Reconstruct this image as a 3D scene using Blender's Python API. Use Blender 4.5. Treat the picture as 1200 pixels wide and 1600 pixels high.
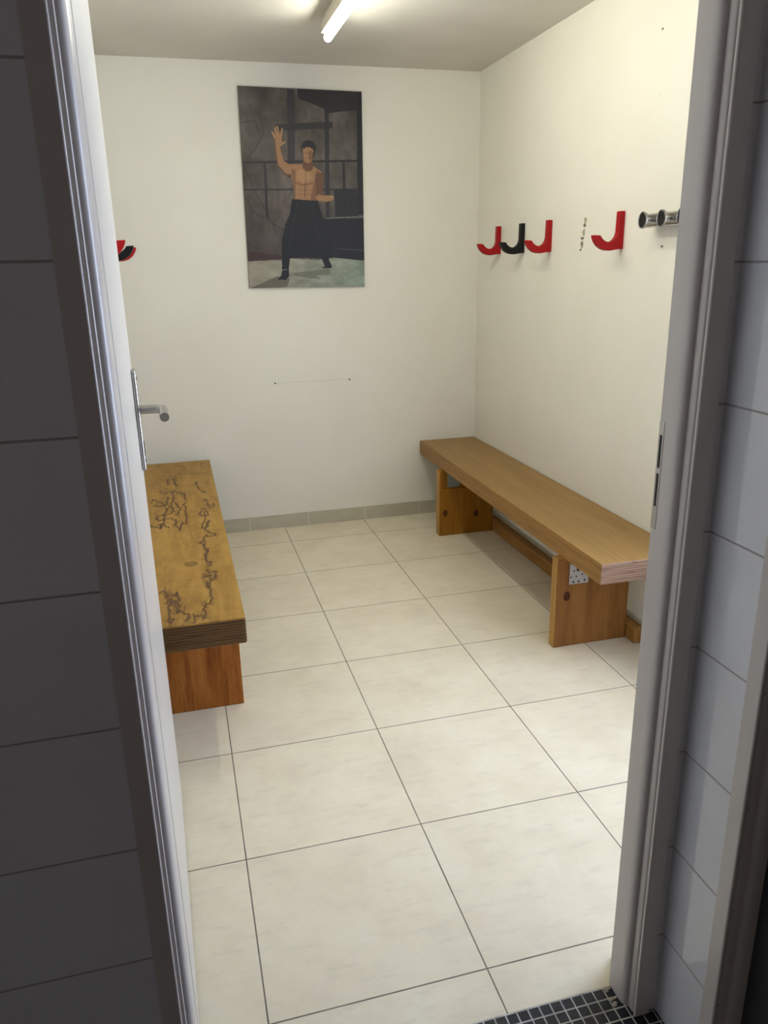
import bpy, bmesh, math, random
import numpy as np
from mathutils import Vector, Matrix

S = bpy.context.scene
for o in list(bpy.data.objects):
    bpy.data.objects.remove(o)
COL = S.collection

# ------------------------------------------------------------------ camera, world, exposure
TUBE_E, WIN_E, WORLD_E, EXPO = 56.0, 9.0, 0.10, 0.08
cam_d = bpy.data.cameras.new('camera')
cam = bpy.data.objects.new('camera', cam_d)
COL.objects.link(cam)
S.camera = cam
cam_d.sensor_fit = 'VERTICAL'
cam_d.sensor_height = 36.0
cam_d.lens = 1206.9 / 1600 * 36.0
cam_d.clip_start = 0.01
yaw, pit, rol = 0.256747, -0.311532, -0.020216
fwd = Vector((math.sin(yaw) * math.cos(pit), math.cos(yaw) * math.cos(pit), math.sin(pit)))
r0 = Vector((math.cos(yaw), -math.sin(yaw), 0))
u0 = r0.cross(fwd)
rr = math.cos(rol) * r0 + math.sin(rol) * u0
uu = -math.sin(rol) * r0 + math.cos(rol) * u0
m3 = Matrix((rr, uu, -fwd)).transposed()
cam.matrix_world = Matrix.Translation((-0.0488, -1.1376, 1.3892)) @ m3.to_4x4()

world = bpy.data.worlds.new('world')
S.world = world
world.use_nodes = True
world.node_tree.nodes['Background'].inputs[0].default_value = (1.0, 0.86, 0.78, 1)
world.node_tree.nodes['Background'].inputs[1].default_value = WORLD_E
S.view_settings.view_transform = 'Standard'
S.view_settings.look = 'None'
S.view_settings.gamma = 1
S.view_settings.use_curve_mapping = False
S.view_settings.exposure = EXPO


# ------------------------------------------------------------------ material helpers
def srgb(r, g, b):
    def f(c):
        c /= 255.0
        return c / 12.92 if c <= 0.04045 else ((c + 0.055) / 1.055) ** 2.4
    return (f(r), f(g), f(b), 1)


class NT:
    def __init__(self, name):
        self.m = bpy.data.materials.new(name)
        self.m.use_nodes = True
        self.t = self.m.node_tree
        self.b = self.t.nodes['Principled BSDF']
        self._pos = None

    def n(self, typ, **kw):
        nd = self.t.nodes.new(typ)
        for k, v in kw.items():
            setattr(nd, k, v)
        return nd

    def set(self, sock, v):
        if isinstance(v, bpy.types.NodeSocket):
            self.t.links.new(v, sock)
        else:
            sock.default_value = v

    def math(self, op, a, b=0.0, c=0.0):
        nd = self.n('ShaderNodeMath', operation=op)
        self.set(nd.inputs[0], a)
        self.set(nd.inputs[1], b)
        self.set(nd.inputs[2], c)
        return nd.outputs[0]

    def pos(self):                      # object-space position (metres)
        if self._pos is None:
            self._pos = self.n('ShaderNodeTexCoord').outputs['Object']
        return self._pos

    def xyz(self, v=None):
        nd = self.n('ShaderNodeSeparateXYZ')
        self.set(nd.inputs[0], v or self.pos())
        return nd.outputs

    def scaled(self, sx, sy, sz, loc=(0, 0, 0)):
        nd = self.n('ShaderNodeMapping')
        self.set(nd.inputs['Vector'], self.pos())
        nd.inputs['Scale'].default_value = (sx, sy, sz)
        nd.inputs['Location'].default_value = loc
        return nd.outputs[0]

    def noise(self, scale, detail=4, vec=None, rough=0.55, dist=0.0):
        nd = self.n('ShaderNodeTexNoise')
        self.set(nd.inputs['Vector'], vec or self.pos())
        nd.inputs['Scale'].default_value = scale
        nd.inputs['Detail'].default_value = detail
        nd.inputs['Roughness'].default_value = rough
        nd.inputs['Distortion'].default_value = dist
        return nd.outputs[0]

    def ramp(self, fac, stops):
        nd = self.n('ShaderNodeValToRGB')
        e = nd.color_ramp.elements
        while len(e) < len(stops):
            e.new(0.5)
        for el, (p, c) in zip(e, stops):
            el.position = p
            el.color = c if len(c) == 4 else (*c, 1)
        self.set(nd.inputs[0], fac)
        return nd.outputs[0]

    def mix(self, fac, a, b, mode='MIX'):
        nd = self.n('ShaderNodeMix', data_type='RGBA', blend_type=mode)
        self.set(nd.inputs[0], fac)
        self.set(nd.inputs[6], a)
        self.set(nd.inputs[7], b)
        return nd.outputs[2]

    def step(self, v, lo, hi):          # smooth 0..1
        nd = self.n('ShaderNodeMapRange', interpolation_type='SMOOTHSTEP')
        self.set(nd.inputs[0], v)
        nd.inputs[1].default_value = lo
        nd.inputs[2].default_value = hi
        return nd.outputs[0]

    def bump(self, h, strength=0.2, dist=0.002):
        nd = self.n('ShaderNodeBump')
        nd.inputs['Strength'].default_value = strength
        nd.inputs['Distance'].default_value = dist
        self.set(nd.inputs['Height'], h)
        self.t.links.new(nd.outputs[0], self.b.inputs['Normal'])

    def line(self, coord, origin, pitch, half, soft=0.0006):    # 1 on a joint line repeated every pitch
        a = self.math('DIVIDE', self.math('SUBTRACT', coord, origin), pitch)
        f = self.math('FRACT', self.math('ADD', a, 0.5))
        d = self.math('MULTIPLY', self.math('ABSOLUTE', self.math('SUBTRACT', f, 0.5)), pitch)
        return self.math('SUBTRACT', 1.0, self.step(d, half - soft, half + soft))

    def fin(self, col, rough=0.5, metal=0.0, spec=0.5):
        self.set(self.b.inputs['Base Color'], col)
        self.set(self.b.inputs['Roughness'], rough)
        self.b.inputs['Metallic'].default_value = metal
        self.b.inputs['Specular IOR Level'].default_value = spec
        return self.m


def plain(name, col, rough=0.5, metal=0.0, var=0.04, scale=30, spec=0.5):
    t = NT(name)
    n = t.noise(scale, 3)
    dark = tuple(c * (1 - 2 * var) for c in col[:3]) + (1,)
    return t.fin(t.ramp(n, [(0.3, dark), (0.7, col)]), rough, metal, spec)


def wall_paint():
    t = NT('wall_paint')
    n = t.noise(2.2, 4)
    c = t.ramp(n, [(0.3, srgb(225, 220, 207)), (0.7, srgb(230, 226, 214))])
    fine = t.noise(220, 3)
    big = t.noise(14, 3)
    t.bump(t.math('ADD', fine, t.math('MULTIPLY', big, 2.0)), 0.25, 0.0012)
    # small scuffs
    sp = t.noise(26, 6, rough=0.7)
    c = t.mix(t.math('MULTIPLY', t.step(sp, 0.70, 0.74), 0.35), c, srgb(150, 143, 130))
    return t.fin(c, 0.55, spec=0.35)


def ceiling_paint():
    t = NT('ceiling_paint')
    n = t.noise(3, 4)
    t.bump(t.noise(60, 4), 0.3, 0.002)
    return t.fin(t.ramp(n, [(0.3, srgb(206, 201, 190)), (0.7, srgb(214, 209, 198))]), 0.7, spec=0.3)


def floor_tile():
    t = NT('floor_tile')
    x, y, z = t.xyz()
    g = t.math('MAXIMUM', t.line(x, 0.0, 0.45, 0.0016), t.line(y, 0.0, 0.45, 0.0016))
    cl = t.noise(5, 6, rough=0.65)
    streak = t.noise(9, 6, vec=t.scaled(1, 4, 1), rough=0.7)
    c = t.ramp(cl, [(0.25, srgb(213, 201, 174)), (0.55, srgb(226, 215, 189)), (0.8, srgb(233, 225, 203))])
    c = t.mix(t.math('MULTIPLY', t.step(streak, 0.5, 0.72), 0.35), c, srgb(190, 181, 166))
    # per tile tone
    vx = t.math('FLOOR', t.math('DIVIDE', x, 0.45))
    vy = t.math('FLOOR', t.math('DIVIDE', y, 0.45))
    wn = t.n('ShaderNodeTexWhiteNoise', noise_dimensions='2D')
    cb = t.n('ShaderNodeCombineXYZ')
    t.set(cb.inputs[0], vx)
    t.set(cb.inputs[1], vy)
    t.set(wn.inputs['Vector'], cb.outputs[0])
    c = t.mix(t.math('MULTIPLY', wn.outputs[0], 0.10), c, srgb(186, 178, 166))
    spk = t.noise(55, 2)
    c = t.mix(t.math('MULTIPLY', t.step(spk, 0.775, 0.79), 0.6), c, srgb(110, 98, 84))
    gcol = t.ramp(t.noise(12, 4), [(0.35, srgb(98, 86, 74)), (0.68, srgb(135, 124, 110))])
    c = t.mix(g, c, gcol)
    r = t.math('ADD', 0.36, t.math('MULTIPLY', cl, 0.12))
    t.bump(t.math('ADD', t.math('MULTIPLY', g, -1.0), t.math('MULTIPLY', t.noise(90, 4), 0.12)), 0.35, 0.0015)
    return t.fin(c, t.math('ADD', r, t.math('MULTIPLY', g, 0.4)), spec=0.4)


def mosaic():
    t = NT('mosaic_tile')
    x, y, z = t.xyz()
    g = t.math('MAXIMUM', t.line(x, 0.653, 0.0232, 0.0014), t.line(y, -0.106, 0.0232, 0.0014))
    n = t.noise(40, 2)
    wob = t.noise(25, 3)
    c = t.ramp(n, [(0.3, srgb(14, 16, 22)), (0.7, srgb(32, 34, 44))])
    gc = t.ramp(wob, [(0.3, srgb(150, 145, 135)), (0.7, srgb(205, 203, 198))])
    c = t.mix(g, c, gc)
    t.bump(t.math('ADD', t.math('MULTIPLY', g, -1.0), t.math('MULTIPLY', wob, 0.5)), 0.6, 0.002)
    return t.fin(c, t.math('ADD', 0.3, t.math('MULTIPLY', g, 0.5)), spec=0.3)


def wall_tile(axis, off, zo):
    t = NT('white_wall_tile')
    p = t.xyz()
    h = p[0] if axis == 'x' else p[1]
    g = t.math('MAXIMUM', t.line(p[2], zo, 0.1995, 0.0016), t.line(h, off, 0.60, 0.0014))
    c = t.ramp(t.noise(6, 2), [(0.3, srgb(230, 230, 232)), (0.7, srgb(235, 235, 237))])
    c = t.mix(g, c, srgb(172, 165, 160))
    t.bump(t.math('ADD', t.math('MULTIPLY', g, -1.0), t.math('MULTIPLY', t.noise(9, 2), 0.5)), 0.3, 0.0015)
    return t.fin(c, t.math('ADD', 0.05, t.math('MULTIPLY', g, 0.5)))


def skirting_tile(axis, off, pitch=0.3236):
    t = NT('skirting_tile')
    p = t.xyz()
    h = p[0] if axis == 'x' else p[1]
    g = t.line(h, off, pitch, 0.0017)
    n = t.noise(14, 6, vec=t.scaled(0.6, 0.6, 2), rough=0.7)
    c = t.ramp(n, [(0.3, srgb(176, 169, 147)), (0.7, srgb(190, 184, 164))])
    top = t.step(p[2], 0.0755, 0.077)
    c = t.mix(t.math('MAXIMUM', g, top), c, srgb(214, 209, 193))
    return t.fin(c, 0.45)


def wood(name, dark, mid, light, grain='z', scale=1.0, knots=(), rough=0.42, contrast=1.0, knotcol=(62, 22, 12)):
    t = NT(name)
    s = {'z': (14, 14, 1.2), 'y': (14, 1.0, 14), 'x': (1.2, 14, 14)}[grain]
    v = t.scaled(*[q * scale for q in s])
    n = t.noise(1.6, 7, vec=v, rough=0.62, dist=0.6)
    f = t.noise(7, 5, vec=v, rough=0.75)
    w = t.math('ADD', t.math('MULTIPLY', n, 0.7), t.math('MULTIPLY', f, 0.3))
    lo, hi = 0.5 - 0.17 / contrast, 0.5 + 0.17 / contrast
    c = t.ramp(w, [(lo, srgb(*dark)), (0.5, srgb(*mid)), (hi, srgb(*light))])
    pore = t.noise(60, 2, vec=t.scaled(*[q * 0.35 * scale for q in s]))
    c = t.mix(t.math('MULTIPLY', t.step(pore, 0.62, 0.72), 0.35), c, srgb(*[q * 0.55 for q in dark]))
    x, y, z = t.xyz()
    for (a, ca, b, cb, ra, rb) in knots:
        A = {'x': x, 'y': y, 'z': z}
        da = t.math('DIVIDE', t.math('SUBTRACT', A[a], ca), ra)
        db = t.math('DIVIDE', t.math('SUBTRACT', A[b], cb), rb)
        d = t.math('SQRT', t.math('ADD', t.math('MULTIPLY', da, da), t.math('MULTIPLY', db, db)))
        d = t.math('ADD', d, t.math('MULTIPLY', t.math('SUBTRACT', t.noise(90, 2), 0.5), 0.5))
        c = t.mix(t.math('MULTIPLY', t.math('SUBTRACT', 1.0, t.step(d, 0.85, 1.15)), 0.9), c, srgb(*knotcol))
        ring = t.math('SUBTRACT', 1.0, t.step(t.math('ABSOLUTE', t.math('SUBTRACT', d, 0.8)), 0.05, 0.22))
        c = t.mix(t.math('MULTIPLY', ring, 0.6), c, srgb(40, 14, 8))
    t.bump(w, 0.12, 0.0008)
    return t.fin(c, rough + 0.06, spec=0.25)


def ply_edge(name, dark, light, split=9.0):
    """plywood seen on its edge: thin plies stacked in z, with short voids"""
    t = NT(name)
    x, y, z = t.xyz()
    wob = t.math('MULTIPLY', t.math('SUBTRACT', t.noise(5, 3, vec=t.scaled(1, 1, 0.2)), 0.5), 0.004)
    zz = t.math('ADD', z, wob)
    lay = t.math('SINE', t.math('MULTIPLY', zz, 2 * math.pi / 0.0085))
    v = t.scaled(6, 6, 420)
    n = t.noise(1.0, 4, vec=v, rough=0.7)
    w = t.math('ADD', t.math('MULTIPLY', t.math('MULTIPLY', lay, 0.10), 1.0), n)
    c = t.ramp(w, [(0.34, srgb(*dark)), (0.62, srgb(*light))])
    vo = t.noise(1.0, 1, vec=t.scaled(split, split, 190))
    c = t.mix(t.math('MULTIPLY', t.step(vo, 0.735, 0.76), 0.85), c, srgb(44, 27, 14))
    t.bump(w, 0.3, 0.001)
    return t.fin(c, 0.5, spec=0.35)


M = {}
M['wall'] = wall_paint()
M['ceil'] = ceiling_paint()
M['floor'] = floor_tile()
M['mosaic'] = mosaic()
M['tile_x'] = wall_tile('x', 0.45, 0.002)
M['tile_x2'] = wall_tile('x', 0.45, -0.015)
M['tile_y'] = wall_tile('y', -0.90, -0.015)
M['skirt_x'] = skirting_tile('x', 0.2609)
M['skirt_y'] = skirting_tile('y', 2.77)
M['frame'] = plain('frame_paint', srgb(214, 206, 199), 0.28, var=0.015, scale=9)
M['door'] = plain('door_paint', srgb(212, 208, 200), 0.3, var=0.01, scale=7)
M['gap_shade'] = plain('dark_gap', srgb(38, 36, 52), 0.6)  # dark colour for the shaded gap on the frame
M['steel'] = plain('brushed_steel', srgb(178, 174, 168), 0.33, 1.0, var=0.05, scale=120)
M['chrome'] = plain('polished_chrome', srgb(176, 174, 172), 0.05, 1.0, var=0.01)
M['zinc'] = plain('zinc_plate', srgb(200, 200, 210), 0.42, 0.75, var=0.08, scale=160)
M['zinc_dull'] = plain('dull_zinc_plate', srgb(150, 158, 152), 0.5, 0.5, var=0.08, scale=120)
M['screw'] = plain('dark_screw', srgb(96, 88, 84), 0.4, 0.8)
M['black'] = plain('black_void', srgb(12, 12, 14), 0.7)
M['red_plastic'] = plain('red_plastic', srgb(158, 8, 14), 0.5, var=0.03, scale=60, spec=0.25)
M['black_plastic'] = plain('black_plastic', srgb(10, 11, 13), 0.5, var=0.03, scale=60, spec=0.25)
M['white_metal'] = plain('white_lamp_metal', srgb(212, 205, 190), 0.4, var=0.01)
M['dark_rubber'] = plain('dark_recess', srgb(10, 10, 16), 0.3)
M['dark_door'] = plain('dark_door_paint', srgb(52, 50, 54), 0.5)
M['seat_top'] = wood('oiled_ply_top', (128, 97, 50), (146, 113, 62), (162, 129, 76), 'y', 0.8, contrast=0.7, rough=0.36)
M['seat_edge'] = ply_edge('ply_edge_honey', (112, 76, 34), (166, 124, 64))
M['seat_end_daylit'] = ply_edge('ply_edge_daylit', (100, 74, 58), (150, 120, 98), split=20)  # same ply as the long edges, cool daylight on the end put into colour
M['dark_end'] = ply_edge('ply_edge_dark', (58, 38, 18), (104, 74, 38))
M['leg_edge'] = wood('pine_edge', (148, 108, 52), (178, 136, 72), (196, 156, 92), 'z', 1.3)
M['leg_near'] = wood('pine_board_near', (120, 76, 36), (142, 96, 48), (160, 114, 62), 'z', 1.0,
                     knots=[('x', 1.262, 'z', 0.206, 0.013, 0.019)])
M['leg_far'] = wood('pine_board_far', (120, 74, 14), (150, 100, 26), (166, 116, 40), 'z', 0.8, contrast=0.7,
                    knots=[('x', 1.250, 'z', 0.125, 0.012, 0.018), ('x', 1.425, 'z', 0.108, 0.013, 0.018)])
M['leg_left'] = wood('pine_board_left', (112, 56, 12), (152, 90, 32), (176, 116, 52), 'z', 1.5, contrast=1.15)
M['rail'] = wood('pine_rail', (122, 80, 34), (156, 110, 54), (172, 128, 70), 'y', 1.2)


def emission(name, col, e):
    t = NT(name)
    t.b.inputs['Base Color'].default_value = (0.8, 0.8, 0.8, 1)
    t.b.inputs['Emission Color'].default_value = col
    t.b.inputs['Emission Strength'].default_value = e
    return t.m


M['tube'] = emission('lit_diffuser', (1.0, 1.0, 0.865, 1), TUBE_E)
M['pane'] = emission('daylit_pane', (0.72, 0.86, 1.20, 1), WIN_E)


def spalted_top():
    t = NT('spalted_ply_top')
    n = t.noise(1.6, 7, vec=t.scaled(7, 1.6, 7), rough=0.62, dist=1.2)
    f = t.noise(24, 5, rough=0.7)
    w = t.math('ADD', t.math('MULTIPLY', n, 0.7), t.math('MULTIPLY', f, 0.3))
    c = t.ramp(w, [(0.36, srgb(134, 98, 38)), (0.5, srgb(156, 118, 50)), (0.66, srgb(172, 135, 64))])
    cross = t.noise(3, 4, vec=t.scaled(2, 22, 2), dist=1.0)
    c = t.mix(t.math('MULTIPLY', t.step(cross, 0.6, 0.72), 0.25), c, srgb(110, 78, 34))
    a = t.n('ShaderNodeAttribute', attribute_name='spalt')
    c = t.mix(t.math('MULTIPLY', a.outputs['Fac'], 0.9), c, srgb(52, 24, 20))
    t.bump(w, 0.08, 0.0006)
    return t.fin(c, 0.5, spec=0.25)


M['spalt'] = spalted_top()


def picture_mat():
    t = NT('printed_picture')
    a = t.n('ShaderNodeAttribute', attribute_name='print')
    return t.fin(a.outputs['Color'], 0.45, spec=0.35)


M['print'] = picture_mat()
M['poster_edge'] = plain('poster_board_edge', srgb(60, 54, 50), 0.6)
M['scar'] = plain('bare_plaster', srgb(172, 163, 134), 0.8, var=0.15, scale=300)
M['scar_dark'] = plain('plug_hole_dark', srgb(120, 112, 98), 0.8, var=0.2, scale=300)


# ------------------------------------------------------------------ geometry helpers
def bm_new():
    return bmesh.new()


def add_box(bm, x0, x1, y0, y1, z0, z1, mat=0):
    ret = bmesh.ops.create_cube(bm, size=1.0)
    for v in ret['verts']:
        v.co = Vector(((x0 + x1) / 2 + v.co.x * (x1 - x0), (y0 + y1) / 2 + v.co.y * (y1 - y0),
                       (z0 + z1) / 2 + v.co.z * (z1 - z0)))
    for f in {f for v in ret['verts'] for f in v.link_faces}:
        f.material_index = mat
    return ret['verts']


def add_cyl(bm, p0, p1, r, seg=24, r2=None, mat=0):
    p0, p1 = Vector(p0), Vector(p1)
    d = p1 - p0
    ret = bmesh.ops.create_cone(bm, cap_ends=True, segments=seg, radius1=r, radius2=r if r2 is None else r2, depth=d.length)
    q = d.to_track_quat('Z', 'Y').to_matrix().to_4x4()
    bmesh.ops.transform(bm, matrix=Matrix.Translation((p0 + p1) / 2) @ q, verts=ret['verts'])
    for f in {f for v in ret['verts'] for f in v.link_faces}:
        f.material_index = mat
    return ret['verts']


def add_prism(bm, pts, lo, hi, axis='z'):
    """closed 2D outline extruded along an axis"""
    def P(a, b, h):
        return {'z': (a, b, h), 'y': (a, h, b), 'x': (h, a, b)}[axis]
    A = [bm.verts.new(P(a, b, lo)) for a, b in pts]
    B = [bm.verts.new(P(a, b, hi)) for a, b in pts]
    bm.faces.new(A)
    bm.faces.new(B[::-1])
    n = len(pts)
    for i in range(n):
        bm.faces.new((A[i], B[i], B[(i + 1) % n], A[(i + 1) % n]))
    bmesh.ops.recalc_face_normals(bm, faces=bm.faces)


def add_sweep(bm, path, r, seg=20):
    path = [Vector(p) for p in path]
    rings = []
    up = None
    for i, p in enumerate(path):
        d = (path[min(i + 1, len(path) - 1)] - path[max(i - 1, 0)]).normalized()
        if up is None:
            up = Vector((0, 0, 1)) if abs(d.z) < 0.9 else Vector((1, 0, 0))
        a = d.cross(up).normalized()
        b = a.cross(d).normalized()
        rings.append([bm.verts.new(p + r * (math.cos(t) * a + math.sin(t) * b))
                      for t in [2 * math.pi * k / seg for k in range(seg)]])
    for A, B in zip(rings, rings[1:]):
        for k in range(seg):
            bm.faces.new((A[k], A[(k + 1) % seg], B[(k + 1) % seg], B[k]))
    bm.faces.new(rings[0][::-1])
    bm.faces.new(rings[-1])
    bmesh.ops.recalc_face_normals(bm, faces=bm.faces)


def add_lathe(bm, prof, centre, axis, seg=28):
    """prof: (distance along axis, radius)"""
    c = Vector(centre)
    ax = Vector(axis).normalized()
    q = ax.to_track_quat('Z', 'Y').to_matrix()
    rings = []
    for h, r in prof:
        rings.append([bm.verts.new(c + q @ Vector((r * math.cos(t), r * math.sin(t), h)))
                      for t in [2 * math.pi * k / seg for k in range(seg)]])
    for A, B in zip(rings, rings[1:]):
        for k in range(seg):
            bm.faces.new((A[k], A[(k + 1) % seg], B[(k + 1) % seg], B[k]))
    bm.faces.new(rings[0][::-1])
    bm.faces.new(rings[-1])
    bmesh.ops.recalc_face_normals(bm, faces=bm.faces)


def obj(name, bm, mats, parent=None, bevel=0.0, smooth=False, seg=2):
    me = bpy.data.meshes.new(name)
    bm.to_mesh(me)
    bm.free()
    for m in (mats if isinstance(mats, (list, tuple)) else [mats]):
        me.materials.append(m)
    o = bpy.data.objects.new(name, me)
    COL.objects.link(o)
    if parent:
        o.parent = parent
    if bevel:
        b = o.modifiers.new('bevel', 'BEVEL')
        b.width = bevel
        b.segments = seg
        b.limit_method = 'ANGLE'
        b.angle_limit = math.radians(35)
    if smooth:
        for p in me.polygons:
            p.use_smooth = True
        if bevel == 0:
            e = o.modifiers.new('split', 'EDGE_SPLIT')
            e.split_angle = math.radians(40)
    return o


def struct(name, bm, mats, parent=None, **kw):
    o = obj(name, bm, mats, parent, **kw)
    if parent is None:
        o['kind'] = 'structure'
    return o


def thing(name, label, cat, loc=(0, 0, 0), group=None):
    o = bpy.data.objects.new(name, None)
    COL.objects.link(o)
    o.location = loc
    o.empty_display_size = 0.05
    tag(o, label, cat, group)
    return o


def tag(o, label, cat, group=None):
    o['label'] = label
    o['category'] = cat
    if group:
        o['group'] = group
    return o


# ------------------------------------------------------------------ the room
XL, XR, YB, YF, ZC = -0.28, 1.571, 2.9475, -0.04, 2.295
MOS = -0.1045

b = bm_new(); add_box(b, XL - .1, XR + .1, MOS, YB + .1, -.06, 0)
struct('floor', b, M['floor'])
b = bm_new(); add_box(b, -1.35, 0.86, -2.4, MOS, -.06, 0)
struct('floor_corridor', b, M['mosaic'])
b = bm_new(); add_box(b, XL - .1, XR + .1, YF - .13, YB + .1, ZC, ZC + .06)
struct('ceiling', b, M['ceil'])
b = bm_new(); add_box(b, XL - .1, XR + .1, YB, YB + .1, 0, ZC)
struct('wall_back', b, M['wall'])
b = bm_new(); add_box(b, XL - .1, XL, YF, YB, 0, ZC)
struct('wall_left', b, M['wall'])
# right wall with the daylight window near the doorway
WY0, WY1, WZ0, WZ1 = 0.10, 0.80, 0.50, 1.95
b = bm_new()
add_box(b, XR, XR + .1, YF, WY0, 0, ZC)
add_box(b, XR, XR + .1, WY1, YB, 0, ZC)
add_box(b, XR, XR + .1, WY0, WY1, 0, WZ0)
add_box(b, XR, XR + .1, WY0, WY1, WZ1, ZC)
wall_right = struct('wall_right', b, M['wall'])
b = bm_new()
for a in (WY0, WY1 - .04):
    add_box(b, XR + .045, XR + .085, a, a + .04, WZ0, WZ1)
for a in (WZ0, WZ1 - .04):
    add_box(b, XR + .045, XR + .085, WY0 + .04, WY1 - .04, a, a + .04)
win = struct('window_1', b, M['frame'])
b = bm_new(); add_box(b, XR + .062, XR + .066, WY0 + .04, WY1 - .04, WZ0 + .04, WZ1 - .04)
obj('pane', b, M['pane'], win)
# front wall (plastered core) and the tiled corridor faces
DL, DR, DH = -0.168, 0.722, 2.06
b = bm_new()
add_box(b, XL - .1, DL, YF - .13, YF, 0, ZC)
add_box(b, DR, XR + .1, YF - .13, YF, 0, ZC)
add_box(b, DL, DR, YF - .13, YF, DH, ZC)
struct('wall_front', b, M['wall'])
TW = -0.172
CX = 0.728
b = bm_new()
add_box(b, -1.35, DL, TW, YF - .13, 0, 2.36)
add_box(b, .712, CX + .10, TW, YF - .13, 0, 2.36, 1)
add_box(b, DL, DR, TW, YF - .13, DH, 2.36)
struct('wall_corridor_front', b, [M['tile_x'], M['tile_x2']])
b = bm_new()
add_box(b, CX, CX + .10, -0.325, TW, 0, 2.36)
add_box(b, CX, CX + .10, -1.135, -0.325, 2.06, 2.36)
add_box(b, CX, CX + .10, -2.4, -1.135, 0, 2.36)
struct('wall_corridor_right', b, M['tile_y'])
b = bm_new(); add_box(b, -1.45, -1.35, -2.4, TW, 0, 2.36)
struct('wall_corridor_left', b, M['tile_y'])
b = bm_new(); add_box(b, -1.45, CX + .1, -2.5, YF - .13, 2.36, 2.42)
struct('ceiling_corridor', b, M['ceil'])

# tiled skirting
b = bm_new(); add_box(b, XL, XR, YB - .008, YB, 0, .078)
struct('baseboard_back', b, M['skirt_x'])
b = bm_new(); add_box(b, XR - .008, XR, YF, YB - .008, 0, .078)
struct('baseboard_right', b, M['skirt_y'])
b = bm_new(); add_box(b, XL, XL + .008, YF, YB - .008, 0, .078)
struct('baseboard_left', b, M['skirt_y'])


# ------------------------------------------------------------------ steel door frames
def arc(cx, cy, r, a0, a1, n=6):
    return [(cx + r * math.cos(math.radians(a0 + (a1 - a0) * k / n)), cy + r * math.sin(math.radians(a0 + (a1 - a0) * k / n)))
            for k in range(n + 1)]


def jamb_outline(e, bead, outer, back, depth=.087, bend=.026):
    """jamb section: u grows away from the opening, v grows into the wall; e = lip, bead = flat behind the groove"""
    pts = [(outer, .0), (e + .0035, .0)]
    pts += arc(e + .0035, .0035, .0035, 270, 180, 5)                          # rounded lip
    pts += [(e + .0005, .0065), (e + .0035, .0085), (e + .0035, .0105), (bead + .0008, .0115)]   # groove
    pts += [(bead, .0125), (bead, bend)]
    v1 = .045
    for k in range(1, 13):                                                    # hollow easing into the stop
        t = k / 12
        pts.append((bead * (1 - t) ** 2.0, bend + (v1 - bend) * (.15 * t + .85 * t ** 2.2)))
    pts += [(0, depth - .009), (back, depth - .009), (back, .020), (outer, .020)]
    return pts


FYF = -.178
b = bm_new()
add_prism(b, [(.672 + u, FYF + v) for u, v in jamb_outline(.0095, .0105, .040, .050)], 0, 2.05)
fr = struct('trim_1', b, M['frame'], smooth=True)
b = bm_new()
add_prism(b, [(-.122 - u, FYF + v) for u, v in jamb_outline(.0172, .0120, .046, .046, bend=.0195)][::-1], 0, 2.05)
obj('left_jamb', b, M['frame'], fr, smooth=True)
b = bm_new(); add_prism(b, [(FYF + v, 2.018 + u) for u, v in jamb_outline(.0115, .011, .042, .042)], DL, .712, 'x')
obj('head_piece', b, M['frame'], fr, smooth=True)
# strike plate with its two slots
b = bm_new(); add_box(b, .6712, .6725, -.1125, -.0995, .972, 1.148)
sp = obj('strike_plate', b, M['steel'], fr, bevel=.0003)
for z0, z1 in ((1.022, 1.064), (1.085, 1.126)):
    b = bm_new(); add_box(b, .6709, .6713, -.109, -.1035, z0 - .012, z1)
    obj('slot', b, M['black'], sp)
b = bm_new(); add_box(b, .6708, .6722, -.1075, -.1045, 1.79, 2.01)
obj('gap_strip', b, M['gap_shade'], fr)  # dark strip standing in for the shaded gap at the rebate edge
# grout rubble at the foot of the jamb
b = bm_new()
random.seed(4)
for k in range(14):
    x = .668 - random.random() * .012
    y = -.105 - random.random() * .05
    ret = bmesh.ops.create_icosphere(b, subdivisions=1, radius=.0022 + random.random() * .0018)
    for v in ret['verts']:
        v.co = Vector((x + v.co.x * 1.6, y + v.co.y, .0006 + v.co.z * .6))
obj('grout_crumbs', b, plain('grout_crumbs', srgb(168, 158, 142), .8), fr)

# second frame and door, in the corridor's right wall
b = bm_new()
add_prism(b, [(CX - .005 + v, -.336 + u) for u, v in jamb_outline(.0095, .0105, .040, .040, .062)], 0, 2.05)
fr2 = struct('trim_2', b, M['frame'], smooth=True)
b = bm_new()
add_box(b, CX - .005, CX + .08, -1.165, -1.125, 0, 2.05)
obj('far_jamb', b, M['frame'], fr2, bevel=.004)
b = bm_new(); add_box(b, CX - .005, CX + .08, -1.165, -.296, 2.02, 2.06)
obj('head_piece', b, M['frame'], fr2, bevel=.004)
b = bm_new(); add_box(b, CX + .045, CX + .085, -1.125, -.336, .004, 2.02)
struct('door_2', b, M['dark_door'])

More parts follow.
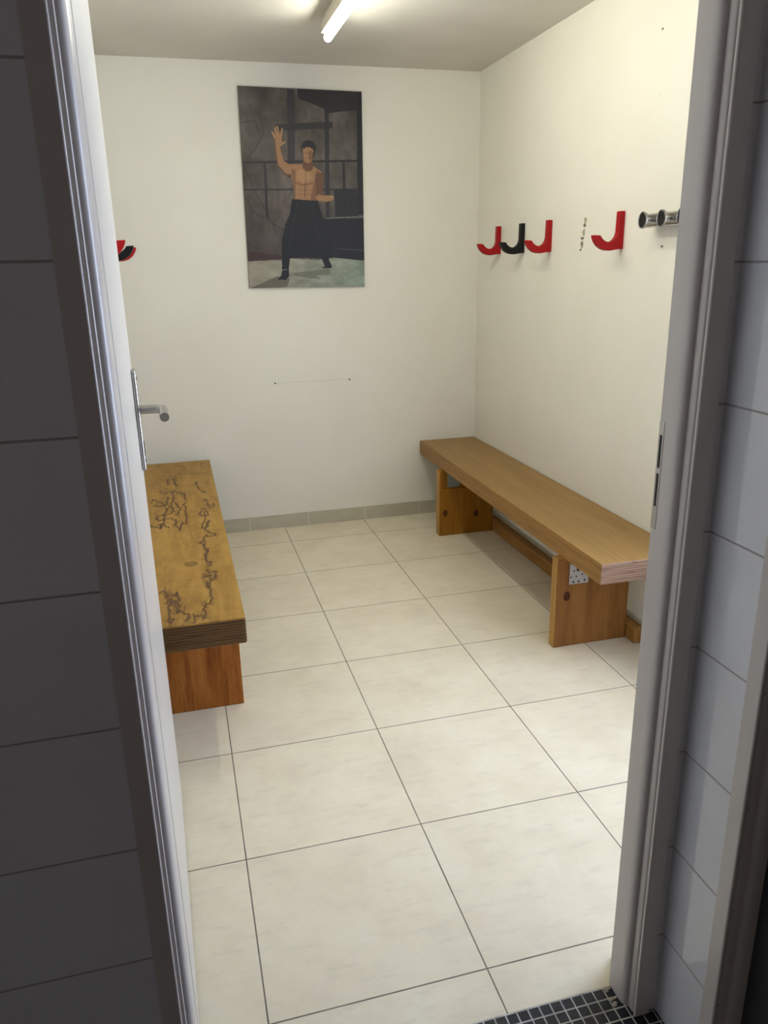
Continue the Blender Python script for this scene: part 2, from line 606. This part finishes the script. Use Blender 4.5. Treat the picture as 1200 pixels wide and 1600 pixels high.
# ------------------------------------------------------------------ open door, folded back into the room
HX, HY = -.1265, -.02
FX, FY = -.1480, .745
ang = math.atan2(FX - HX, FY - HY)        # lean of the leaf away from +Y
W = math.hypot(FX - HX, FY - HY)
door = bpy.data.objects.new('door_1', None)
COL.objects.link(door)
door['kind'] = 'structure'
door.location = (HX, HY, 0)
door.rotation_euler = (0, 0, -ang)
b = bm_new(); add_box(b, -.040, 0, 0, W, .008, 2.035)
obj('door_leaf', b, M['door'], door, bevel=.002)
b = bm_new()
add_box(b, 0, .0095, .655, .697, .952, 1.178)
plate = obj('handle_plate', b, M['steel'], door, bevel=.004, seg=3)
for z in (.972, 1.158):
    b = bm_new(); add_cyl(b, (.0092, .676, z), (.0108, .676, z), .004, 16)
    obj('screw', b, M['screw'], plate)
b = bm_new()
add_cyl(b, (.0092, .676, 1.010), (.0108, .676, 1.010), .008, 20)
add_box(b, .0092, .0108, .672, .680, .985, 1.010)
obj('keyhole', b, M['black'], plate)
b = bm_new()
pts = [(.006, .690, 1.086), (.046, .690, 1.086)]
pts += [(.046 + .014 * math.sin(t), .690 - .014 * (1 - math.cos(t)), 1.086) for t in [math.pi / 2 * k / 8 for k in range(1, 9)]]
pts += [(.060, .575, 1.086)]
add_sweep(b, pts, .0098)
obj('door_handle', b, M['steel'], plate, smooth=True)
for z in (.25, 1.05, 1.80):
    b = bm_new(); add_cyl(b, (-.045, -.006, z - .04), (-.045, -.006, z + .04), .007, 16)
    obj('hinge', b, M['steel'], door, smooth=True)

# ------------------------------------------------------------------ benches
def seat_mesh(x0, x1, y0, y1, z0, z1, spalt=None):
    """mats: 0 top, 1 long edges and underside, 2 ends"""
    bm = bm_new()
    add_box(bm, x0, x1, y0, y1, z0, z1, 1)
    bm.normal_update()
    for f in bm.faces:
        if f.normal.z > .9:
            f.material_index = 0
        elif abs(f.normal.y) > .9:
            f.material_index = 2
    return bm


# right bench
rb = thing('wooden_bench', 'long plain honey-brown wooden bench with knotty pine legs against the right wall', 'bench', (1.40, 1.95, 0))


def place(o, p):
    o.location = -p.location if isinstance(p, bpy.types.Object) else o.location
    return o


b = seat_mesh(1.240, 1.566, .965, 2.944, .358, .432)
place(obj('seat', b, [M['seat_top'], M['seat_edge'], M['seat_end_daylit']], rb, bevel=.0025), rb)
b = bm_new(); add_box(b, 1.217, 1.519, 1.222, 1.263, 0, .357)
b.normal_update()
for f in b.faces:
    f.material_index = 1 if abs(f.normal.x) > .9 else 0
leg = place(obj('leg', b, [M['leg_near'], M['leg_edge']], rb, bevel=.0025), rb)
b = bm_new(); add_box(b, 1.267, 1.344, 1.2185, 1.2215, .253, .3565)
br = obj('corner_bracket', b, M['zinc'], leg, bevel=.0006)
br['label'] = 'shiny zinc bracket plate with screw holes'
for (px, pz, r, m) in ((1.272, .335, .0042, 'screw'), (1.284, .305, .0030, 'black'), (1.299, .309, .0066, 'screw'), (1.273, .281, .0030, 'black'),
                       (1.294, .283, .0030, 'black'), (1.318, .288, .0030, 'black'), (1.283, .262, .0042, 'screw'),
                       (1.304, .262, .0042, 'screw'), (1.328, .265, .0042, 'screw'), (1.322, .325, .003, 'black')):
    b = bm_new(); add_cyl(b, (px, 1.2187, pz), (px, 1.2180 if m == 'black' else 1.2165, pz), r, 16)
    obj('screw_head' if m == 'screw' else 'screw_hole', b, M[m], br)
# far leg: low board, block set back above it, dull bracket on the block
b = bm_new()
add_box(b, 1.217, 1.236, 2.535, 2.587, 0, .357)
add_box(b, 1.236, 1.521, 2.535, 2.587, 0, .258)
add_box(b, 1.236, 1.521, 2.549, 2.587, .258, .357)
b.normal_update()
for f in b.faces:
    f.material_index = 1 if abs(f.normal.x) > .9 else 0
leg = place(obj('leg', b, [M['leg_far'], M['leg_edge']], rb, bevel=.002), rb)
b = bm_new(); add_box(b, 1.266, 1.333, 2.5455, 2.5488, .262, .3565)
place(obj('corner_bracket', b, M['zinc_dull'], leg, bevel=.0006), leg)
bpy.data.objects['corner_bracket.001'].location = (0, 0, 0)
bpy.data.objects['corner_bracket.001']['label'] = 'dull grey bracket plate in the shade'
b = bm_new(); add_box(b, 1.521, 1.562, 1.165, 2.60, 0, .062)
place(obj('floor_rail', b, M['rail'], rb, bevel=.004), rb)

# left bench
lb = thing('wooden_bench', 'wooden bench with dark squiggly spalting lines on its golden top, behind the open door', 'bench', (-.09, 1.9, 0))
SPALT = [[(-125,2608),(-112,2543),(-105,2473),(-102,2407)],[(-106,2601),(-102,2522),(-99,2423)],[(-137,2560),(-136,2451)],[(-177,2340),(-154,2302),(-126,2338),(-106,2346)],[(-103,2314),(-83,2323),(-68,2272),(-84,2270),(-99,2298)],[(-68,2272),(-66,2184)],[(-206,2182),(-203,2231),(-184,2196),(-161,2160),(-146,2101),(-164,2121),(-183,2113),(-198,2132)],[(-118,2320),(-115,2230),(-122,2147),(-120,2079),(-117,2025),(-124,2002),(-153,1980),(-181,1977),(-185,1936),(-174,1908),(-160,1915)],[(-142,2073),(-146,2009),(-154,1962),(-155,1902),(-149,1830),(-136,1808)],[(-202,1859),(-187,1837),(-163,1817),(-161,1869),(-170,1860),(-166,1802)],[(-142,1922),(-128,1935),(-118,1901),(-107,1910),(-106,1850),(-115,1842),(-105,1815),(-97,1762),(-93,1800),(-82,1854),(-70,1838),(-67,1897),(-69,1971),(-65,2047),(-67,2129)],[(-108,2143),(-103,2113),(-91,2069),(-97,2006),(-100,1969)],[(-138,2237),(-142,2182),(-131,2109),(-139,2072)],[(-110,2825),(-79,2795),(-66,2800),(-54,2719),(-80,2728)],[(-1,2846),(43,2821),(23,2769),(34,2726)],[(-77,2663),(-25,2654),(8,2615),(61,2642)],[(-95,2633),(-52,2627),(7,2589),(67,2577)],[(-16,2410),(-8,2465),(-14,2425),(-4,2358),(-3,2319),(12,2291),(22,2257)],[(9,2145),(18,2163),(27,2125),(25,2070),(30,2035),(45,2030),(45,2091)],[(-7,2028),(4,2031),(14,2007),(-5,1988),(-5,1912),(7,1921),(11,1983),(0,1850),(-9,1807),(-14,1763),(0,1769),(13,1834),(18,1856),(8,1767),(-4,1754),(13,1699),(33,1687),(30,1661),(4,1659),(-1,1682)],[(-9,1663),(-14,1613),(-26,1606),(-23,1585),(-13,1572),(-13,1523),(-3,1510),(-6,1483),(-15,1458),(-12,1412),(0,1377)],[(-15,1580),(-11,1529),(-2,1517),(-6,1480),(-14,1473),(-13,1427),(-7,1390),(2,1395),(0,1353),(-10,1364)],[(-13,1323),(-12,1298),(1,1293),(12,1306)],[(13,1290),(8,1239),(-1,1246)],[(-12,1269),(-3,1270),(-9,1240),(0,1225),(-10,1225),(-15,1121)],[(-19,1212),(-22,1168)],[(-14,1118),(-13,1085),(-8,1077),(-17,1066),(-21,1040),(-31,1043),(-34,1024),(-42,1006),(-35,985),(-41,942),(-47,963),(-55,959)],[(-168,1166),(-157,1181),(-150,1179),(-147,1149),(-149,1121),(-141,1140),(-130,1143),(-117,1129),(-113,1160),(-111,1116),(-106,1101),(-114,1083),(-112,1055)],[(-150,1080),(-141,1105),(-130,1115),(-136,1083),(-128,1060),(-141,1057),(-133,1022),(-136,985),(-141,958),(-134,935),(-127,957),(-124,962)],[(-115,1043),(-117,1001),(-108,1020),(-93,990),(-83,987),(-81,955),(-91,940),(-86,969)],[(-77,923),(-67,929),(-68,970),(-63,962),(-57,969)],[(-130,1088),(-120,1098),(-123,1045)],[(-30,1251),(-21,1264),(-12,1265)]]
x0, x1, y0, y1, zt = -.256, .0735, .912, 2.885, .432
rng = np.random.RandomState(7)
nx, ny = 133, 660
gx = np.linspace(x0 + .002, x1 - .002, nx)
gy = np.linspace(y0 + .002, y1 - .002, ny)
mask = np.zeros((ny, nx))


def refine(pl):
    p = [np.array(q, float) / 1000 for q in pl]
    for it in range(3):
        q = [p[0]]
        for a, c in zip(p, p[1:]):
            d = c - a
            L = np.hypot(*(d * (1, .35)))
            off = rng.normal(0, .16) * L
            q += [(a + c) / 2 + np.array((off, off * rng.choice((-1, 1)) * 1.5)), c]
        p = q
    return p


def stroke(pts, w, val):
    for a, c in zip(pts, pts[1:]):
        m = w * 3
        ix = np.where((gx > min(a[0], c[0]) - m) & (gx < max(a[0], c[0]) + m))[0]
        iy = np.where((gy > min(a[1], c[1]) - m * 2) & (gy < max(a[1], c[1]) + m * 2))[0]
        if len(ix) == 0 or len(iy) == 0:
            continue
        X, Y = np.meshgrid(gx[ix], gy[iy])
        d = c - a
        t = np.clip(((X - a[0]) * d[0] + (Y - a[1]) * d[1]) / max(d @ d, 1e-9), 0, 1)
        D = np.hypot(X - a[0] - t * d[0], (Y - a[1] - t * d[1]) * .6)
        s = np.clip(1.5 - D / w, 0, 1) * val
        sub = mask[np.ix_(iy, ix)]
        mask[np.ix_(iy, ix)] = np.maximum(sub, s)


for k, pl in enumerate(SPALT):
    faint = k in (13, 14, 15, 16)
    P = refine(pl)
    stroke(P, .0025 if not faint else .0034, 1.0 if not faint else .55)
    if not faint:
        for _ in range(len(pl)):                       # short spurs and stains beside the line
            a = P[rng.randint(len(P))]
            n = [a]
            for s in range(3):
                n.append(n[-1] + np.array((rng.normal(0, .005), rng.normal(0, .014))))
            stroke(n, .0018, rng.uniform(.4, .85))
        for _ in range(3):
            a = P[rng.randint(len(P))]
            stroke([a, a + np.array((rng.normal(0, .004), rng.normal(0, .02)))], .006, .35)
X, Y = np.meshgrid(gx, gy)                             # oval plug
e = np.hypot((X + .064) / .0215, (Y - 1.391) / .023)
mask = np.maximum(mask, np.clip((1.08 - e) * 8, 0, .62))
mask = np.where((e < .75), mask * .75, mask)
for _ in range(26):
    a = np.array((rng.uniform(x0, x1), rng.uniform(y0, y1)))
    stroke([a, a + np.array((rng.normal(0, .006), rng.normal(0, .004)))], .0018, .5)

b = seat_mesh(x0, x1, y0, y1, .351, zt - .0004)
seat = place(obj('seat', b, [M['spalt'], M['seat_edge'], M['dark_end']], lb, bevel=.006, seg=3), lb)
verts = np.stack([X.ravel(), Y.ravel(), np.full(X.size, zt)], 1)
faces = []
for j in range(ny - 1):
    for i in range(nx - 1):
        a = j * nx + i
        faces.append((a, a + 1, a + nx + 1, a + nx))
me = bpy.data.meshes.new('veneer')
me.from_pydata(verts.tolist(), [], faces)
at = me.attributes.new('spalt', 'FLOAT', 'POINT')
at.data.foreach_set('value', mask.ravel().astype(np.float32))
me.materials.append(M['spalt'])
o = bpy.data.objects.new('veneer', me)
o['label'] = 'golden veneer with dark squiggly lines'
COL.objects.link(o)
o.parent = seat
for yy in (1.172, 2.55):
    b = bm_new(); add_box(b, -.246, .062, yy, yy + .045, 0, .3505)
    b.normal_update()
    for f in b.faces:
        f.material_index = 1 if abs(f.normal.x) > .9 else 0
    place(obj('leg', b, [M['leg_left'], M['leg_edge']], lb, bevel=.0025), lb)


# ------------------------------------------------------------------ coat hooks
def hook_mesh():
    """J outline in (out, z) from the wall, swept 26 mm wide"""
    out = [(0, .134), (.021, .134), (.0225, .062)]
    inner = [(.0225, .062), (.026, .050), (.034, .0385), (.046, .0305), (.060, .0285), (.074, .0325), (.086, .0415), (.0935, .052)]
    tip = [(.1205, .0535)]
    outer = [(.1185, .044), (.1125, .031), (.101, .0165), (.085, .0055), (.067, .000), (.048, -.001), (.030, .002), (.014, .0035), (0, .0035)]
    pts = out[:2] + inner + tip + outer
    bm = bm_new()
    add_prism(bm, pts, -.013, .013, 'y')
    return bm


hook_proto = {}


def hook(y, side, colour, label, z0=1.418):
    k = colour
    if k not in hook_proto:
        o = obj('coat_hook', hook_mesh(), M[colour + '_plastic'], bevel=.0022)
        hook_proto[k] = o
    else:
        src = hook_proto[k]
        o = src.copy()
        COL.objects.link(o)
        for ch in src.children:
            c = ch.copy()
            COL.objects.link(c)
            c.parent = o
    if side == 'right':
        o.location = (XR, y, z0)
        o.rotation_euler = (0, 0, math.pi)
    else:
        o.location = (XL, y, z0)
        o.rotation_euler = (0, 0, 0)
    tag(o, label, 'coat hook', 'J-shaped coat hooks on the ' + side + ' wall')


hook(2.648, 'right', 'red', 'red J-shaped coat hook nearest the corner beside the poster wall')
hook(2.372, 'right', 'black', 'black J-shaped coat hook between two red ones on the right wall')
hook(2.098, 'right', 'red', 'red J-shaped coat hook just left of the bare plaster marks')
hook(1.528, 'right', 'red', 'red J-shaped coat hook between the plaster marks and the chrome rack')
hook(1.46, 'left', 'red', 'nearest red coat hook tip showing past the open door')
hook(2.12, 'left', 'black', 'black coat hook whose curved end shows past the open door')
hook(2.38, 'left', 'red', 'red coat hook tip just behind the black one past the door')

# ------------------------------------------------------------------ chrome peg rack
rk = thing('peg_rack', 'polished chrome peg rack with round knobs on the right wall beside the doorway', 'coat rack', (1.571, 1.1, 1.508))
BX, BZ = 1.540, 1.508
b = bm_new()
add_lathe(b, [(0, .018), (.004, .0232), (.42, .0232), (.424, .018)], (BX, .90, BZ), (0, 1, 0))
place(obj('bar', b, M['chrome'], rk, smooth=True), rk)
for y in (1.275, 1.170, 1.065, .96):
    b = bm_new()
    add_lathe(b, [(0, .009), (.029, .009), (.0298, .022), (.0315, .0262), (.0345, .0275), (.0375, .0265), (.0385, .0225), (.036, .0215)], (BX - .014, y, BZ), (-1, 0, 0))
    kn = place(obj('knob', b, M['chrome'], rk, smooth=True), rk)
    b = bm_new(); add_cyl(b, (BX - .0500, y, BZ), (BX - .0512, y, BZ), .0212, 28)
    obj('knob_face', b, M['dark_rubber'], kn)
for y in (1.22, .98):
    b = bm_new(); add_cyl(b, (BX, y, BZ), (XR, y, BZ), .012, 20)
    place(obj('wall_mount', b, M['chrome'], rk, smooth=True), rk)

# ------------------------------------------------------------------ wall marks
def blob(bm, y, z, ry, rz, seed, x=XR, t=.0008, axis='x'):
    rnd = random.Random(seed)
    pts = []
    for k in range(14):
        a = 2 * math.pi * k / 14
        q = 1 + rnd.uniform(-.28, .28)
        pts.append((y + ry * q * math.cos(a), z + rz * q * math.sin(a)))
    if axis == 'x':
        add_prism(bm, pts, x - t, x, 'x')
    else:
        add_prism(bm, pts, x - t, x, 'y')


b = bm_new()
blob(b, 1.803, 1.534, .010, .013, 1); blob(b, 1.811, 1.490, .009, .014, 2)
blob(b, 1.820, 1.446, .009, .016, 6)
obj('plaster_scar', b, M['scar'], wall_right)
b = bm_new()
blob(b, 1.806, 1.517, .011, .006, 3, t=.0014); blob(b, 1.822, 1.469, .012, .006, 4, t=.0014); blob(b, 1.822, 1.447, .008, .006, 5, t=.0014)
blob(b, 1.829, 1.425, .008, .004, 7, t=.0014)
blob(b, 1.275, 1.425, .006, .004, 8, t=.0014)
blob(b, 1.372, 2.090, .005, .003, 9, t=.0014)
obj('plug_hole', b, M['scar_dark'], wall_right)
wb = bpy.data.objects['wall_back']
for (hx, hz) in ((.4464, .7988), (.8465, .797)):
    b = bm_new()
    add_cyl(b, (hx, YB, hz), (hx, YB - .0015, hz), .0042, 16)
    obj('plug_hole', b, M['black'], wb)
b = bm_new(); add_box(b, .455, .88, YB - .0003, YB, .7985, .7998)
obj('pencil_line', b, plain('pencil_line', srgb(196, 188, 172), .8), wb)

# ------------------------------------------------------------------ fluorescent batten
LX, LY0, LY1 = .640, .70, 2.205
lt = thing('ceiling_light', 'lit white fluorescent batten running along the middle of the ceiling', 'ceiling light', (LX, 1.45, ZC))
b = bm_new()
add_box(b, LX - .017, LX + .017, LY0 + .02, LY1 - .03, 2.279, ZC)
add_prism(b, [(LX - .024, 2.279), (LX - .026, 2.262), (LX - .026, 2.236), (LX + .026, 2.236), (LX + .026, 2.262), (LX + .024, 2.279)], LY0, LY1 - .005, 'y')
place(obj('housing', b, M['white_metal'], lt, bevel=.002), lt)
b = bm_new()
R = .0148
capf = [(R * (1 - math.cos(t)), max(.002, R * math.sin(t))) for t in [math.pi / 2 * k / 6 for k in range(7)]]
L = LY1 - LY0
prof_l = capf + [(L - h, r) for h, r in capf[::-1]]
add_lathe(b, prof_l, (LX, LY0, 2.221), (0, 1, 0), 24)
place(obj('diffuser_tube', b, M['tube'], lt, smooth=True), lt)
for a, d in ((LY0, 1), (LY1, -1)):  # opaque caps added to stop the tube's ends lighting the back wall
    b = bm_new()
    add_lathe(b, [(0, .012), (.003, .0135), (.008, .0155), (.022, .0155)], (LX, a - d * .010, 2.221), (0, d, 0), 24)
    place(obj('added_end_cap', b, M['white_metal'], lt, smooth=True), lt)
for y in (LY0 - .012, LY1 - .004):
    b = bm_new(); add_box(b, LX - .012, LX + .012, y, y + .016, 2.214, 2.240)
    place(obj('lamp_holder', b, M['white_metal'], lt, bevel=.002), lt)

# ------------------------------------------------------------------ poster
PW, PH = 280, 426
U, V = np.meshgrid((np.arange(PW) + .5) / PW, (np.arange(PH) + .5) / PH)     # V down
img = np.zeros((PH, PW, 3))
prs = np.random.RandomState(3)


def vnoise(sx, sy, seed):
    r = np.random.RandomState(seed)
    g = r.rand(sy + 2, sx + 2)
    fx, fy = U * sx, V * sy
    ix, iy = fx.astype(int), fy.astype(int)
    tx, ty = fx - ix, fy - iy
    tx, ty = tx * tx * (3 - 2 * tx), ty * ty * (3 - 2 * ty)
    return (g[iy, ix] * (1 - tx) + g[iy, ix + 1] * tx) * (1 - ty) + (g[iy + 1, ix] * (1 - tx) + g[iy + 1, ix + 1] * tx) * ty


def fbm(sx, sy, seed):
    return .5 * vnoise(sx, sy, seed) + .3 * vnoise(sx * 2, sy * 2, seed + 1) + .2 * vnoise(sx * 5, sy * 5, seed + 2)


def toUV(p):
    x, y = p
    v = (y - 85) / 1423.0
    xl, xr_ = 130 + 110 * v, 1010 + 50 * v
    return (x - xl) / (xr_ - xl), v


def C3(r, g, b_):
    return np.array([r, g, b_], float)


def poly(pts, col, a=1.0, uv=False):
    P = [p if uv else toUV(p) for p in pts]
    ins = np.zeros(U.shape, bool)
    n = len(P)
    for i in range(n):
        (xa, ya), (xb, yb) = P[i], P[(i + 1) % n]
        if ya == yb:
            continue
        c = ((V >= min(ya, yb)) & (V < max(ya, yb)) & (U < xa + (V - ya) * (xb - xa) / (yb - ya)))
        ins ^= c
    img[ins] = img[ins] * (1 - a) + np.array(col) * a
    return ins


def line(pts, col, w, a=1.0):
    P = [toUV(p) for p in pts]
    ws = w if isinstance(w, (list, tuple)) else [w] * len(P)
    asp = 1.52
    D = np.full(U.shape, 9.0)
    for (p, q, wa, wb_) in zip(P, P[1:], ws, ws[1:]):
        dx, dy = q[0] - p[0], (q[1] - p[1]) * asp
        t = np.clip(((U - p[0]) * dx + (V - p[1]) * asp * dy) / max(dx * dx + dy * dy, 1e-9), 0, 1)
        d = np.hypot(U - p[0] - t * dx, (V - p[1]) * asp - t * dy)
        D = np.minimum(D, d / ((wa + (wb_ - wa) * t) / 900.0))
    k = (np.clip((1.15 - D) * 4, 0, 1) * a)[..., None]
    img[:] = img * (1 - k) + np.array(col) * k


n1 = fbm(5, 8, 10)[..., None]
n2 = fbm(18, 9, 20)[..., None]
img[:] = C3(84, 76, 68) + (n1 - .5) * 70 + (n2 - .5) * 34
img *= np.clip(1.02 - .35 * np.abs(U - .45)[..., None], 0, 1)
low = np.clip((V - .52) / .28, 0, 1)[..., None]
img[:] = img * (1 - low * .45) + C3(52, 42, 44) * low * .45
for pl in ([(300, 90), (280, 240), (310, 400), (260, 500), (210, 560)], [(150, 330), (250, 310), (290, 420)], [(180, 620), (260, 800), (340, 940), (420, 1100)],
           [(190, 820), (240, 930), (330, 1000)], [(350, 1000), (480, 1090)], [(220, 1180), (300, 1220)]):
    line(pl, (48, 40, 38), 5, .6)
# dark upper right canopy and side post
poly([(545, 85), (1012, 92), (1012, 215), (880, 225), (760, 245), (730, 210), (548, 150)], (34, 30, 32), .92)
poly([(975, 92), (1014, 92), (1044, 960), (995, 960)], (26, 25, 30), .95)
# plain posts and a rail
poly([(470, 90), (525, 95), (540, 700), (488, 700)], (46, 44, 48), .95)
poly([(740, 210), (772, 210), (795, 1000), (765, 1000)], (38, 37, 42), .9)
poly([(400, 330), (800, 300), (802, 345), (402, 378)], (40, 38, 40), .9)
line([(165, 600), (980, 570)], (34, 31, 34), 8, .95)
line([(325, 600), (350, 985)], (36, 32, 34), 9, .95)
line([(885, 575), (905, 985)], (30, 29, 34), 9, .95)
line([(180, 790), (1000, 775)], (36, 34, 38), 6, .8)
poly([(820, 780), (985, 775), (1000, 975), (830, 980)], (30, 29, 34), .9)
# dark low block on the right, stage floor below
poly([(740, 990), (1046, 990), (1056, 1308), (840, 1285), (740, 1240)], (20, 20, 27), .97)
line([(770, 990), (1040, 975)], (110, 108, 104), 4, .8)
line([(860, 1218), (1050, 1230)], (74, 74, 80), 3, .8)
fl = poly([(220, 1310), (480, 1285), (560, 1290), (720, 1300), (830, 1285), (1060, 1310), (1070, 1520), (240, 1530)], (136, 138, 124), 1)
gl = (fbm(9, 30, 41) - .5)[..., None] * 50
img[fl] = (C3(134, 136, 122) + gl[fl] + (U[fl][:, None] - .5) * np.array([-14, 6, 6]))
poly([(230, 1235), (480, 1270), (460, 1300), (222, 1306)], (58, 38, 36), .8)
poly([(245, 1510), (430, 1420), (520, 1440), (500, 1500), (380, 1520)], (84, 76, 68), .75)
poly([(520, 1400), (800, 1370), (810, 1412), (700, 1420), (740, 1445), (650, 1440), (560, 1420)], (96, 94, 86), .7)
# performer: wide black trousers, bare torso, one arm up, plain dark hair
T = (17, 17, 23)
poly([(525, 850), (700, 850), (745, 990), (800, 1110), (830, 1285), (790, 1290), (745, 1290), (620, 1280), (515, 1290), (508, 1370), (460, 1370), (455, 1150), (478, 1030), (508, 960), (515, 880)], T, 1)
poly([(740, 1285), (790, 1290), (818, 1355), (805, 1366), (735, 1362), (765, 1350)], T, 1)
poly([(465, 1375), (510, 1372), (512, 1425), (490, 1450), (430, 1448), (455, 1420)], T, 1)
line([(560, 870), (530, 1040), (500, 1240)], (30, 30, 38), 7, .6)
line([(660, 880), (700, 1060), (740, 1240)], (30, 30, 38), 7, .6)
SK, SH, HL = (152, 112, 76), (98, 66, 44), (190, 150, 108)
line([(545, 650), (490, 648), (440, 605), (418, 520), (412, 470)], SH, [44, 40, 30, 22, 18])
line([(540, 640), (488, 640), (440, 600), (420, 520), (412, 470)], SK, [36, 32, 24, 17, 14])
poly([(390, 410), (438, 405), (442, 450), (428, 490), (402, 486)], SK)
for a, c in (((396, 425), (372, 388)), ((404, 415), (392, 358)), ((418, 412), (408, 348)), ((432, 415), (442, 362)), ((434, 470), (462, 452))):
    line([a, c], SK, [8, 6])
    line([a, c], HL, 2, .5)
poly([(520, 615), (590, 600), (680, 620), (728, 655), (735, 700), (705, 790), (690, 862), (538, 852), (532, 770), (512, 690)], SK)
poly([(690, 640), (735, 680), (735, 720), (700, 800), (690, 862), (650, 860), (668, 760)], SH, .6)
poly([(512, 640), (540, 640), (545, 850), (536, 850)], SH, .55)
line([(615, 650), (612, 840)], SH, 5, .6)
line([(545, 735), (600, 752), (665, 735)], SH, 5, .55)
for y in (785, 815):
    line([(560, y), (660, y + 2)], SH, 3, .35)
poly([(555, 640), (640, 640), (660, 700), (600, 735), (550, 710)], HL, .35)
line([(715, 690), (715, 770), (712, 835)], SH, [30, 26, 22])
line([(712, 840), (770, 850)], SK, [22, 16])
line([(760, 845), (800, 842)], SK, [22, 18])
line([(800, 828), (815, 832)], HL, 5, .8)
line([(628, 610), (628, 560)], SH, [40, 34])
HR = (24, 20, 20)
line([(632, 492), (632, 505)], HR, [54, 50])
line([(628, 510), (627, 562)], SK, [40, 30])
line([(648, 520), (645, 565)], SH, [14, 10], .6)
poly([(596, 498), (612, 484), (646, 484), (662, 500), (664, 476), (634, 452), (602, 458), (594, 480)], HR)
line([(610, 524), (650, 524)], (110, 76, 54), 4, .5)
line([(618, 560), (638, 560)], (110, 70, 54), 3, .5)
img += (prs.rand(PH, PW, 1) - .5) * 7
img = np.clip(img, 0, 255) / 255
lin = np.where(img <= .04045, img / 12.92, ((img + .055) / 1.055) ** 2.4)

ps = thing('wall_poster', 'large portrait poster of a bare-chested martial artist hanging on the back wall', 'poster', (.649, YB, 1.7335))
ps.rotation_euler = (0, math.radians(.62), 0)
b = bm_new(); add_box(b, -.297, .297, -.0125, -.0005, -.4535, .4535)
obj('backing_board', b, M['poster_edge'], ps)
w_, h_ = .594, .907
vx = -w_ / 2 + w_ * np.arange(PW + 1) / PW
vz = h_ / 2 - h_ * np.arange(PH + 1) / PH
GX, GZ = np.meshgrid(vx, vz)
vs = np.stack([GX.ravel(), np.full(GX.size, -.0130), GZ.ravel()], 1)
fs = []
for j in range(PH):
    for i in range(PW):
        a = j * (PW + 1) + i
        fs.append((a, a + PW + 1, a + PW + 2, a + 1))
me = bpy.data.meshes.new('printed_picture')
me.from_pydata(vs.tolist(), [], fs)
ca = me.color_attributes.new('print', 'FLOAT_COLOR', 'CORNER')
cc = np.repeat(np.concatenate([lin.reshape(-1, 3), np.ones((PW * PH, 1))], 1), 4, axis=0)
ca.data.foreach_set('color', cc.ravel().astype(np.float32))
me.materials.append(M['print'])
o = bpy.data.objects.new('printed_picture', me)
COL.objects.link(o)
o.parent = ps
